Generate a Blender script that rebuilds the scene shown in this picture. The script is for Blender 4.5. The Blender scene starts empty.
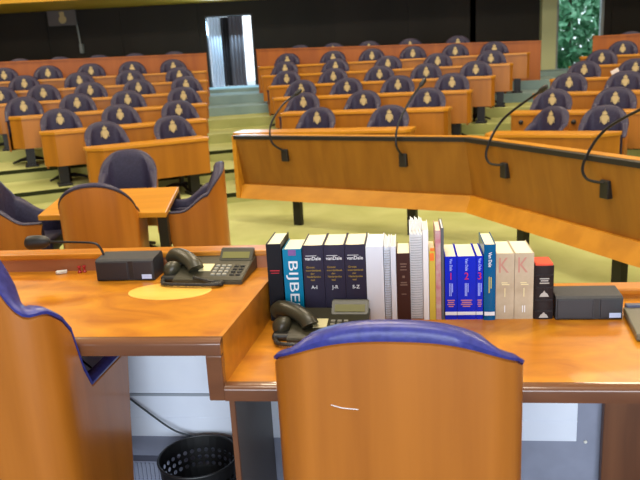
import bpy, bmesh, math, random
from mathutils import Vector, Matrix
random.seed(7)
S = bpy.context.scene
C = S.collection
R = math.radians

# ------------------------------------------------------------------ materials
def new_mat(name):
    m = bpy.data.materials.new(name); m.use_nodes = True
    nt = m.node_tree; b = nt.nodes['Principled BSDF']
    return m, nt, b
def plain(name, col, rough=.5, spec=.5, metal=0., coat=0.):
    m, nt, b = new_mat(name)
    b.inputs['Base Color'].default_value = (*col, 1)
    b.inputs['Roughness'].default_value = rough
    b.inputs['Specular IOR Level'].default_value = spec
    b.inputs['Metallic'].default_value = metal
    b.inputs['Coat Weight'].default_value = coat
    return m
def noisy(name, c1, c2, scale=(1, 1, 1), nscale=5., detail=4., rough=.45, dist=0., p1=.35, p2=.65, bump=0., spec=.5, coords='Object', coat=0., c3=None):
    m, nt, b = new_mat(name)
    tc = nt.nodes.new('ShaderNodeTexCoord'); mp = nt.nodes.new('ShaderNodeMapping')
    mp.inputs['Scale'].default_value = scale
    n = nt.nodes.new('ShaderNodeTexNoise'); n.inputs['Scale'].default_value = nscale
    n.inputs['Detail'].default_value = detail; n.inputs['Distortion'].default_value = dist
    r = nt.nodes.new('ShaderNodeValToRGB')
    r.color_ramp.elements[0].position = p1; r.color_ramp.elements[0].color = (*c1, 1)
    r.color_ramp.elements[1].position = p2; r.color_ramp.elements[1].color = (*c2, 1)
    if c3:
        e = r.color_ramp.elements.new((p1+p2)/2); e.color = (*c3, 1)
    L = nt.links.new
    L(tc.outputs[coords], mp.inputs['Vector']); L(mp.outputs['Vector'], n.inputs['Vector'])
    L(n.outputs['Fac'], r.inputs['Fac']); L(r.outputs['Color'], b.inputs['Base Color'])
    b.inputs['Roughness'].default_value = rough
    b.inputs['Specular IOR Level'].default_value = spec
    b.inputs['Coat Weight'].default_value = coat
    if bump:
        bp = nt.nodes.new('ShaderNodeBump'); bp.inputs['Strength'].default_value = bump
        bp.inputs['Distance'].default_value = .01
        L(n.outputs['Fac'], bp.inputs['Height']); L(bp.outputs['Normal'], b.inputs['Normal'])
    return m

M = {}
M['desk_top'] = noisy('burl_orange_wood', (.40, .125, .007), (.64, .262, .014), (1, 1.6, 1), 4.2, 5, .32, 1.6, .30, .72, spec=.35, coat=.08)
M['desk_edge'] = noisy('orange_edge_wood', (.44, .155, .012), (.58, .225, .018), (.6, 3, 3), 5, 3, .30, .3, coat=.15)
M['lip_wood'] = noisy('red_brown_lip_wood', (.125, .042, .014), (.17, .060, .020), (.6, 3, 3), 5, 3, .28, .3, coat=.7)
M['inlay'] = noisy('pale_maple', (.80, .44, .07), (.90, .52, .10), (1, 4, 1), 5, 3, .35)
M['dark_brown_wood'] = noisy('dark_brown_wood', (.115, .042, .017), (.17, .065, .026), (6, 6, .5), 3, 3, .4, .3)
M['support'] = plain('grey_brown_board', (.15, .135, .125), .5)
M['chair_wood'] = noisy('beech_veneer', (.36, .110, .009), (.47, .155, .016), (7, 7, .35), 1.6, 4, .33, .2, coat=.15)
M['hall_wood'] = noisy('hall_orange_wood', (.33, .120, .006), (.42, .158, .009), (5, 5, .4), 1.2, 3, .42, .2)
M['hall_top'] = noisy('hall_worktop_wood', (.48, .20, .012), (.58, .255, .018), (1, 6, 6), 1.2, 3, .36, .2)
M['rostrum_wood'] = noisy('rostrum_wood', (.26, .098, .008), (.335, .134, .012), (6, 6, .35), 1.4, 4, .42, .3)
M['redwood'] = noisy('red_brown_partition_wood', (.29, .078, .008), (.37, .108, .010), (4, 4, .5), 1.5, 3, .5)
M['dark_wall'] = noisy('dark_wall_panels', (.010, .008, .006), (.018, .014, .011), (.7, 1, .3), 1.2, 2, .7)
M['fascia'] = noisy('gallery_wood', (.80, .42, .03), (.88, .50, .05), (.5, 1, 3), 1, 3, .5)
M['leather_blue'] = noisy('blue_leather', (.030, .035, .20), (.045, .050, .27), (1, 1, 1), 60, 3, .36, 0, bump=.08)
M['leather_navy'] = noisy('navy_leather', (.026, .023, .055), (.038, .034, .078), (1, 1, 1), 60, 3, .5, 0, bump=.08, spec=.35)
M['gold'] = plain('gold_embroidery', (.60, .48, .24), .55, metal=.05)
M['black'] = plain('black_plastic', (.012, .012, .013), .45)
M['black_metal'] = plain('black_metal', (.014, .014, .016), .4, metal=.3)
M['box_grey'] = noisy('dark_grey_plastic', (.026, .027, .032), (.033, .034, .04), (1, 1, 1), 90, 2, .5)
M['box_front'] = plain('charcoal_front_plastic', (.018, .019, .024), .45)
M['sticker'] = plain('pale_blue_sticker', (.50, .60, .85), .4)
M['phone'] = plain('olive_black_plastic', (.044, .039, .022), .38)
M['phone_dark'] = plain('black_phone_plastic', (.022, .020, .016), .4)
M['phone_key'] = plain('grey_phone_key', (.33, .31, .25), .45)
M['lcd'] = plain('olive_lcd', (.17, .16, .05), .4, spec=.2)
M['card'] = plain('cream_card', (.75, .66, .36), .6)
M['paper'] = plain('cream_paper', (.86, .80, .58), .8)
M['white_paper'] = plain('white_paper', (.82, .83, .86), .7)
M['white_gloss'] = plain('white_binder_vinyl', (.74, .79, .90), .35)
M['grey_panel'] = noisy('blue_grey_panel', (.24, .26, .34), (.27, .29, .38), (1, 1, 1), 12, 2, .5)
M['white_board'] = noisy('white_panel_board', (.74, .79, .90), (.78, .83, .93), (1, 1, 1), 6, 2, .45)
M['joint'] = plain('grey_joint_strip', (.30, .33, .38), .5)
M['carpet'] = noisy('green_carpet', (.33, .36, .135), (.44, .47, .205), (1, 1, 1), 1.3, 6, .95, .4, spec=.1)
M['nosing_shade'] = noisy('step_face_dark', (.018, .024, .010), (.03, .036, .016), (1, 1, 1), 4, 4, .95, spec=.1)  # dark step-edge nosing, with the shade of the risers put into its colour
M['blue_carpet'] = noisy('slate_carpet', (.10, .115, .15), (.14, .155, .20), (1, 1, 1), 40, 3, .95, spec=.1)
M['ceiling'] = plain('ceiling_white', (.62, .58, .50), .9)
M['side_wall'] = noisy('side_wall_wood', (.36, .17, .05), (.42, .21, .065), (1, 1, .4), 1, 3, .6)
M['pale_wall'] = plain('pale_green_wall', (.58, .62, .36), .7)
M['wicker_black'] = plain('black_perforated_metal', (.008, .008, .009), .45)
M['cable'] = plain('black_cable', (.03, .04, .05), .5)
M['curtain_white'] = plain('white_drape', (.75, .76, .80), .9)
M['curtain_grey'] = noisy('grey_drape', (.25, .22, .23), (.33, .29, .30), (6, 6, .1), 3, 2, .9)
M['curtain_dark'] = plain('dark_drape', (.035, .030, .032), .9)
M['red'] = plain('red_plastic', (.42, .02, .02), .4)
M['white_plastic'] = plain('white_plastic', (.75, .75, .70), .4)
M['frame_grey'] = plain('grey_window_frame', (.30, .34, .36), .5)
M['leaf'] = noisy('green_leaves', (.06, .24, .11), (.36, .68, .44), (1, 1, 1), 3.2, 6, .7, .6, .36, .66, c3=(.16, .46, .25))
M['bark'] = plain('bark', (.10, .07, .05), .9)
M['grass'] = noisy('lawn', (.05, .14, .04), (.10, .22, .07), (1, 1, 1), 2, 4, .9)
M['glass'] = None
gm, gnt, gb = new_mat('clear_glass')
gb.inputs['Base Color'].default_value = (.92, .97, .97, 1); gb.inputs['Roughness'].default_value = 0.02
gb.inputs['Transmission Weight'].default_value = 1; gb.inputs['IOR'].default_value = 1.02
M['glass'] = gm
def emit(name, col, st):
    m, nt, b = new_mat(name)
    b.inputs['Base Color'].default_value = (*col, 1)
    b.inputs['Emission Color'].default_value = (*col, 1); b.inputs['Emission Strength'].default_value = st
    return m
M['lamp_glow'] = emit('lamp_diffuser', (1, .9, .72), 4)
def cover(name, col, rough=.4): M[name] = plain(name, col, rough, spec=.16)
cover('book_black', (.005, .006, .010)); cover('book_teal', (.0, .19, .36)); cover('book_navy', (.030, .026, .052))
cover('book_brown', (.055, .022, .018)); cover('book_yellow', (.62, .48, .07)); cover('book_blue', (.008, .022, .56), .25)
cover('book_steel', (.004, .10, .26), .22); M['book_tan'] = noisy('beige_cloth_cover', (.42, .33, .22), (.54, .45, .32), (1, 1, 1), 14, 4, .6)
cover('book_leather', (.022, .017, .018), .3); cover('book_grey', (.11, .12, .13)); M['book_pink'] = noisy('pink_striped_cover', (.55, .40, .38), (.50, .18, .22), (1, 1, 1.2), 26, 2, .4)
cover('purple_tab', (.20, .10, .30)); cover('orange_tab', (.85, .22, .04)); cover('red_edge', (.80, .10, .05), .5)
cover('ink_white', (.80, .82, .86)); cover('ink_gold', (.36, .24, .05)); cover('ink_red', (.60, .03, .05)); cover('ink_yellow', (.55, .50, .10))
cover('ink_pale', (.40, .50, .95)); cover('ink_orange', (.55, .22, .22)); cover('wire', (.45, .46, .50), .3)
M['laptop'] = plain('olive_grey_casing', (.115, .105, .07), .35)
M['laptop_edge'] = plain('blue_grey_trim', (.06, .07, .13), .35)

for nm in ('curtain_white', 'curtain_grey'):
    nt = M[nm].node_tree; b = nt.nodes['Principled BSDF']; out = nt.nodes['Material Output']
    tr = nt.nodes.new('ShaderNodeBsdfTranslucent'); mx = nt.nodes.new('ShaderNodeMixShader')
    tr.inputs['Color'].default_value = (.8, .85, .9, 1) if nm == 'curtain_white' else (.30, .28, .30, 1); mx.inputs['Fac'].default_value = .55
    nt.links.new(b.outputs[0], mx.inputs[1]); nt.links.new(tr.outputs[0], mx.inputs[2]); nt.links.new(mx.outputs[0], out.inputs['Surface'])
# ------------------------------------------------------------------ mesh helpers
def finish(name, bm, mats, parent=None, smooth=False, loc=None, rotz=0, matrix=None):
    me = bpy.data.meshes.new(name)
    bmesh.ops.recalc_face_normals(bm, faces=bm.faces[:])
    bm.to_mesh(me); bm.free()
    if not isinstance(mats, (list, tuple)): mats = [mats]
    for m in mats: me.materials.append(m)
    if smooth:
        for p in me.polygons: p.use_smooth = True
        try: me.set_sharp_from_angle(angle=R(38))
        except Exception: pass
    o = bpy.data.objects.new(name, me); C.objects.link(o)
    if parent is not None: o.parent = parent
    if loc is not None: o.location = loc; o.rotation_euler = (0, 0, rotz)
    return o
def box(bm, x0, x1, y0, y1, z0, z1, bev=0., seg=2, mi=0):
    vs = [bm.verts.new(p) for p in ((x0,y0,z0),(x1,y0,z0),(x1,y1,z0),(x0,y1,z0),(x0,y0,z1),(x1,y0,z1),(x1,y1,z1),(x0,y1,z1))]
    fs = [bm.faces.new([vs[i] for i in f]) for f in ((0,3,2,1),(4,5,6,7),(0,1,5,4),(1,2,6,5),(2,3,7,6),(3,0,4,7))]
    for f in fs: f.material_index = mi
    if bev:
        es = list({e for f in fs for e in f.edges})
        r = bmesh.ops.bevel(bm, geom=es, offset=bev, segments=seg, affect='EDGES', profile=.5)
        for f in r['faces']: f.material_index = mi
    return vs
def prism(bm, pts, z0, z1, mi=0, bev=0., ztop=None):
    n = len(pts)
    lo = [bm.verts.new((p[0], p[1], z0)) for p in pts]
    hi = [bm.verts.new((p[0], p[1], z1 if ztop is None else ztop[i])) for i, p in enumerate(pts)]
    fs = [bm.faces.new(lo[::-1]), bm.faces.new(hi)]
    for i in range(n): fs.append(bm.faces.new((lo[i], lo[(i+1)%n], hi[(i+1)%n], hi[i])))
    for f in fs: f.material_index = mi
    if bev:
        bmesh.ops.bevel(bm, geom=list({e for f in fs for e in f.edges}), offset=bev, segments=2, affect='EDGES', profile=.5)
    return fs
def prism_x(bm, pts, x0, x1, mi=0):      # pts in (y, z), extruded along x
    a = [bm.verts.new((x0, p[0], p[1])) for p in pts]; b = [bm.verts.new((x1, p[0], p[1])) for p in pts]
    n = len(pts); fs = [bm.faces.new(a), bm.faces.new(b[::-1])]
    for i in range(n): fs.append(bm.faces.new((a[i], b[i], b[(i+1)%n], a[(i+1)%n])))
    for f in fs: f.material_index = mi
    return fs
def tube(bm, pts, r, n=8, cap=True, mi=0):
    pts = [Vector(p) for p in pts]; rings = []
    up = None
    for i, p in enumerate(pts):
        t = (pts[min(i+1, len(pts)-1)] - pts[max(i-1, 0)]).normalized()
        if up is None:
            up = Vector((0, 0, 1)) if abs(t.z) < .9 else Vector((1, 0, 0))
        a = (up - t*up.dot(t)).normalized(); b = t.cross(a); up = a
        rr = r[i] if isinstance(r, (list, tuple)) else r
        rings.append([bm.verts.new(p + (a*math.cos(2*math.pi*k/n) + b*math.sin(2*math.pi*k/n))*rr) for k in range(n)])
    for i in range(len(rings)-1):
        for k in range(n):
            bm.faces.new((rings[i][k], rings[i][(k+1)%n], rings[i+1][(k+1)%n], rings[i+1][k])).material_index = mi
    if cap:
        bm.faces.new(rings[0][::-1]).material_index = mi; bm.faces.new(rings[-1]).material_index = mi
def lathe(bm, prof, n=32, cx=0, cy=0, mi=0):
    rings = [[bm.verts.new((cx+r*math.cos(2*math.pi*k/n), cy+r*math.sin(2*math.pi*k/n), z)) for k in range(n)] for r, z in prof]
    for i in range(len(rings)-1):
        for k in range(n):
            bm.faces.new((rings[i][k], rings[i][(k+1)%n], rings[i+1][(k+1)%n], rings[i+1][k])).material_index = mi
    bm.faces.new(rings[0][::-1]).material_index = mi; bm.faces.new(rings[-1]).material_index = mi
def smooth_pts(pts, n=6):
    P = [Vector(p) for p in pts]; out = []
    for i in range(len(P)-1):
        p0 = P[max(i-1, 0)]; p1 = P[i]; p2 = P[i+1]; p3 = P[min(i+2, len(P)-1)]
        for k in range(n):
            t = k/n
            out.append(.5*((2*p1) + (p2-p0)*t + (2*p0-5*p1+4*p2-p3)*t*t + (3*p1-p0-3*p2+p3)*t**3))
    out.append(P[-1]); return out
def tag(o, label, cat, group=None, kind=None):
    o['label'] = label; o['category'] = cat
    if group: o['group'] = group
    if kind: o['kind'] = kind
    return o
def thing(name, label, cat, loc=(0, 0, 0), rotz=0., group=None):
    o = bpy.data.objects.new(name, None); o.empty_display_size = .1; C.objects.link(o)
    o.location = loc; o.rotation_euler = (0, 0, rotz)
    return tag(o, label, cat, group)
def struct(o): o['kind'] = 'structure'; return o
def dup(root, loc, rotz, label, group=None, skip=()):
    r = root.copy(); C.objects.link(r); r.location = loc; r.rotation_euler = (0, 0, rotz); r['label'] = label
    if group: r['group'] = group
    for ch in list(root.children):
        if ch.name.split('.')[0] in skip: continue
        c = ch.copy(); C.objects.link(c); c.parent = r
        for g in list(ch.children):
            d = g.copy(); C.objects.link(d); d.parent = c
    return r
_fonts = {}
def text_mesh(body, size, ext=.0004, align='CENTER', bold=0.):
    cu = bpy.data.curves.new('t', 'FONT'); cu.body = body; cu.size = size; cu.extrude = ext
    cu.align_x = align; cu.align_y = 'CENTER'; cu.offset = bold; cu.resolution_u = 3
    o = bpy.data.objects.new('t', cu); C.objects.link(o)
    dg = bpy.context.evaluated_depsgraph_get(); me = bpy.data.meshes.new_from_object(o.evaluated_get(dg))
    bpy.data.objects.remove(o); bpy.data.curves.remove(cu)
    return me
def lettering(name, items, mat, parent, label=None):
    """items: (text, size, x, z, y, mode, xscale) on a spine that faces -y; mode 'down' reads top to bottom; a negative xscale is a length."""
    for (t, size, x, z, y, mode, xs) in items:
        me = text_mesh(t, size, bold=size*(.012 if size < .03 else 0))
        if xs < 0:
            xx = [v.co.x for v in me.vertices]; xs = -xs/(max(xx)-min(xx))
        b2 = bmesh.new(); b2.from_mesh(me); bpy.data.meshes.remove(me)
        Mx = Matrix.Rotation(R(90), 4, 'X') @ Matrix.Scale(xs, 4, (1, 0, 0))
        if mode == 'down': Mx = Matrix.Rotation(R(90), 4, 'Y') @ Mx
        b2.transform(Matrix.Translation((x, y, z)) @ Mx)
        finish(name, b2, mat, parent)
def marks(name, bars, mat, parent, y=-.0008):
    """lines of print too small to read: (x, z, width, height)"""
    for (x, z, wd, ht) in bars:
        bm = bmesh.new(); box(bm, x-wd/2, x+wd/2, y, y+.0012, z-ht/2, z+ht/2); finish(name, bm, mat, parent)

# ------------------------------------------------------------------ camera
F = 700.; PT = R(14.23); RL = R(3.1); CAMZ = 1.7
r0 = Vector((1, 0, 0)); u0 = Vector((0, math.sin(PT), math.cos(PT))); fw = Vector((0, math.cos(PT), -math.sin(PT)))
RX = math.cos(RL)*r0 - math.sin(RL)*u0; UX = math.sin(RL)*r0 + math.cos(RL)*u0
cd = bpy.data.cameras.new('camera'); cam = bpy.data.objects.new('camera', cd); C.objects.link(cam)
cd.sensor_width = 36; cd.lens = F/640*36; cd.clip_start = .05; cd.clip_end = 200
cam.matrix_world = Matrix(((RX.x, UX.x, -fw.x, 0), (RX.y, UX.y, -fw.y, 0), (RX.z, UX.z, -fw.z, CAMZ), (0, 0, 0, 1)))
cd.dof.use_dof = True; cd.dof.focus_distance = 2.4; cd.dof.aperture_fstop = 5.6
S.camera = cam

# ------------------------------------------------------------------ presidium frame: s along the desk, t away from the camera
YAW = R(-7.3); T0 = 1.719
U = Vector((math.cos(YAW), math.sin(YAW), 0)); N = Vector((-math.sin(YAW), math.cos(YAW), 0))
def pr(s, t, z=0.): return U*s + N*(t+T0) + Vector((0, 0, z))
PF = .11            # presidium floor
ZR, ZL = .85, .985  # lower and raised worktops

# ------------------------------------------------------------------ the setting
zt = [.13, .29, .455, .61, .775, .94, 1.12]
yl = [27, 24, 21, 18, 17, 16, 16]; ym = [-20, -20, -18, -16, -14, -12, -10]
def row_point(xa, Ya, yaw, x, off):
    """point at world x on the line of a row, off metres in front of its chair backs"""
    th = R(yaw); n = Vector((-math.sin(th), math.cos(th)))
    p = Vector((xa, Ya)) - n*off
    return Vector((x, p.y + (x-p.x)*math.tan(th)))
def Lp(k, x, off): return row_point(-2, 9.6+1.08*k, yl[k], x, off)
def Mp(k, x, off): return row_point(.5, 9.6+1.08*k, ym[k], x, off)
zr = [.05, .20, .37, .52, .68, .82, 1.0]
def Rp(k, x, off): return row_point(3.4+.6*k, 8.5+1.0*k, -30, x, off)
mr_end = [1.18, 1.80, 2.32, 2.92, 3.50, 4.11, 4.69]

bm = bmesh.new()
box(bm, -12, 14, -1, 19, -.3, 0, mi=0)                                  # the flat floor of the well
for k in range(7):
    xr = mr_end[k]+.35
    pts = [Lp(k, -12, .97), Lp(k, -1.55, .97), Mp(k, -.75, .97), Mp(k, xr, .97), Vector((xr+1.2*(19-Mp(k, xr, .97).y)/6, 19)), Vector((-12, 19))]
    z0 = -.2
    zp = zt[k-1] if k else 0.
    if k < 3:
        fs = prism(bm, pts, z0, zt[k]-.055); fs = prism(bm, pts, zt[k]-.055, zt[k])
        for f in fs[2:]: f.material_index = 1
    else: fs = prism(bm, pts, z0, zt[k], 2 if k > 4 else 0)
    xl = 1.72+.62*k
    a = Rp(k, xl, .99); b_ = Rp(k, 14, .99)
    pts = [a, b_, Vector((14, 19)), Vector((xl+3.2*(19-a.y)/6, 19))]
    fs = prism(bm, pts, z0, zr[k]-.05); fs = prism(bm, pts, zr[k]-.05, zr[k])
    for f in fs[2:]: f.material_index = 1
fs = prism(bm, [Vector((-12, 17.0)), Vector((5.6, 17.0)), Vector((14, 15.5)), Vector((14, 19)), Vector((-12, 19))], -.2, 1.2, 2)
struct(finish('floor', bm, [M['carpet'], M['nosing_shade'], noisy('daylight_tint_carpet', (.20, .30, .32), (.25, .36, .37), (1, 1, 1), 2, 5, .9, .3, spec=.2)]))  # teal of landing and top tiers: cool doorway daylight put into the carpet colour
# floor of the raised presidium
bm = bmesh.new()
prism(bm, [pr(-7, -7), pr(7, -7), pr(7, .95), pr(-7, .95)], -.2, PF)
struct(finish('floor_presidium', bm, M['blue_carpet']))
# back wall with a doorway and a tall window
DX0, DX1, DZ1 = -2.68, -1.44, 3.02
WX0, WX1 = 6.42, 7.70
bm = bmesh.new()
for (a, b_, z0, z1) in ((-12, DX0, 0, 6.5), (DX0, DX1, DZ1, 6.5), (DX0, DX1, 0, 1.2), (DX1, WX0, 0, 6.5), (WX0, WX1, 4.2, 6.5), (WX0, WX1, 0, .55), (WX1, 14, 0, 6.5)):
    box(bm, a, b_, 19, 19.25, z0, z1)
for x in (-10.4, -8.5, -6.6, -4.6, -1.2, .7, 2.6, 4.2, 7.9, 9.8):      # raised wall panels
    box(bm, x, x+1.75, 18.975, 19.0, 1.3, 3.3)
struct(finish('wall_back', bm, M['dark_wall']))
for nm, a in (('wall_left', (-12.2, -12, -6, 19, 0, 6.5)), ('wall_right', (14, 14.2, -6, 19, 0, 6.5))):
    bm = bmesh.new(); box(bm, *a); struct(finish(nm, bm, M['side_wall']))
bm = bmesh.new()
for a in ((-12, -4.0, -6.2, -6, 0, 6.5), (4.0, 14, -6.2, -6, 0, 6.5), (-4, 4, -6.2, -6, 0, .15), (-4, 4, -6.2, -6, 4.4, 6.5)): box(bm, *a)
struct(finish('wall_front', bm, M['side_wall']))
bm = bmesh.new(); box(bm, -12, 14, -6, 19, 6.5, 6.7); struct(finish('ceiling', bm, M['ceiling']))
bm = bmesh.new(); box(bm, -12, 14, 16.6, 19, 3.34, 4.1); struct(finish('trim_1', bm, M['fascia']))      # wooden gallery front
bm = bmesh.new(); box(bm, 6.02, 6.40, 18.8, 19.0, .9, 3.3); struct(finish('trim_2', bm, M['pale_wall']))  # pale strip beside the window
# window
bm = bmesh.new()
for a in ((WX0, WX0+.10, 19.0, 19.12, .55, 4.2), (WX1-.07, WX1, 19.0, 19.12, .55, 4.2), (WX0+.1, WX1-.07, 19.0, 19.12, .55, .64), (WX0+.1, WX1-.07, 19.0, 19.12, 4.1, 4.2)): box(bm, *a)
w1 = struct(finish('window_1', bm, M['frame_grey']))
bm = bmesh.new(); box(bm, WX0+.1, WX1-.07, 19.05, 19.06, .64, 4.1); finish('window_pane', bm, M['glass'], w1)
bm = bmesh.new()
for a in ((-4, -3.9, -6.15, -6.05, .15, 4.4), (3.9, 4, -6.15, -6.05, .15, 4.4), (-3.9, 3.9, -6.15, -6.05, .15, .25), (-3.9, 3.9, -6.15, -6.05, 4.3, 4.4), (-.05, .05, -6.15, -6.05, .25, 4.3)): box(bm, *a)
struct(finish('fill_window', bm, M['frame_grey']))  # unseen window, added behind the camera to go with the frontal fill
# doorway frame
bm = bmesh.new()
for a in ((DX0, DX0+.04, 18.97, 19.26, 1.2, DZ1), (DX1-.04, DX1, 18.97, 19.26, 1.2, DZ1), (DX0+.04, DX1-.04, 18.97, 19.26, DZ1-.04, DZ1)): box(bm, *a)
struct(finish('door_1', bm, M['black']))
bm = bmesh.new(); box(bm, -6, 2, 19.25, 26, 1.0, 1.19); struct(finish('floor_terrace', bm, plain('terrace_stone', (.5, .55, .6), .8)))
def drape(name, label, x0, x1, y, z0, z1, mat, folds, amp=.045):
    bm = bmesh.new(); n = folds*8
    for (dy, ) in ((0,),):
        rows = []
        for z in (z0, (z0+z1)/2, z1):
            ring = []
            for i in range(n+1):
                u = i/n; ring.append((x0+(x1-x0)*u, y+amp*math.sin(u*folds*2*math.pi)*(1.1-.3*(z-z0)/(z1-z0)), z))
            rows.append([bm.verts.new(p) for p in ring] + [bm.verts.new((p[0], p[1]+.012, p[2])) for p in ring[::-1]])
        for a, b_ in zip(rows[:-1], rows[1:]):
            m = len(a)
            for i in range(m): bm.faces.new((a[i], a[(i+1)%m], b_[(i+1)%m], b_[i]))
        bm.faces.new(rows[0][::-1]); bm.faces.new(rows[-1])
    return tag(finish(name, bm, mat, smooth=True), label, 'curtain')
drape('curtain', 'white curtain hanging at the left side of the far doorway', -2.66, -2.34, 19.45, 1.20, 3.0, M['curtain_white'], 4)
drape('curtain', 'dark narrow curtain between the white and the grey one in the far doorway', -2.36, -2.12, 19.62, 1.20, 3.0, M['curtain_dark'], 3)
drape('curtain', 'grey curtain beside the bright gap in the far doorway', -2.12, -1.74, 19.45, 1.20, 3.0, M['curtain_grey'], 4)

# greenery outside the window
bm = bmesh.new(); box(bm, -14, 20, 19.3, 45, -.4, -.1); struct(finish('ground_outside', bm, M['grass']))
def tree(loc, h, r, label, seed):
    rnd = random.Random(seed)
    t = thing('tree', label, 'tree', loc, 0, 'trees outside the window')
    bm = bmesh.new(); tube(bm, [(0, 0, 0), (.05, 0, h*.35), (0, .05, h*.75)], [.16, .12, .05], 8); finish('trunk', bm, M['bark'], t)
    bm = bmesh.new()
    for i in range(2200):
        d = Vector((rnd.gauss(0, 1), rnd.gauss(0, 1), rnd.gauss(0, 1))).normalized() * r * rnd.uniform(.55, 1.05)
        c = Vector((0, 0, h*.62)) + Vector((d.x, d.y, d.z*1.25))
        a = Vector((rnd.gauss(0, 1), rnd.gauss(0, 1), rnd.gauss(0, 1))).normalized(); b_ = a.orthogonal().normalized()
        s = rnd.uniform(.13, .27)
        v = [bm.verts.new(c + p) for p in (-a*s, b_*s*.5, a*s, -b_*s*.5)]
        bm.faces.new(v)
    finish('foliage', bm, M['leaf'], t)
tree((8.6, 24.0, -.1), 4.6, 1.8, 'leafy green tree outside the tall window, nearest the glass', 1)
tree((12.4, 27.0, -.1), 5.6, 1.9, 'leafy green tree further off outside the tall window, at right', 2)
tree((9.2, 31.5, -.1), 6.8, 2.7, 'leafy green tree furthest off outside the tall window', 3)

# thing on the far wall
t = thing('wall_display', 'small grey panel with gold emblem fixed high on the dark back wall', 'sign', (-6.28, 18.8, 2.93))
bm = bmesh.new(); box(bm, -.36, .36, 0, .12, .02, .40, .01); finish('panel', bm, plain('display_grey', (.13, .12, .13), .5), t)
bm = bmesh.new()
lathe(bm, [(.001, -.012), (.09, -.010), (.10, 0.), (.09, .01)], 16); bmesh.ops.rotate(bm, verts=bm.verts[:], matrix=Matrix.Rotation(R(90), 3, 'X')); bmesh.ops.translate(bm, verts=bm.verts[:], vec=(.02, -.004, .17))
box(bm, -.045, .075, -.015, .0, .26, .36, .01); finish('emblem', bm, M['gold'], t)
bm = bmesh.new(); tube(bm, [(.34, .06, .1), (.36, .06, -.2), (.38, .06, -.62)], .022, 8); box(bm, .34, .42, .03, .18, -.68, -.45, .01); finish('bracket_pole', bm, M['frame_grey'], t)

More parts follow.
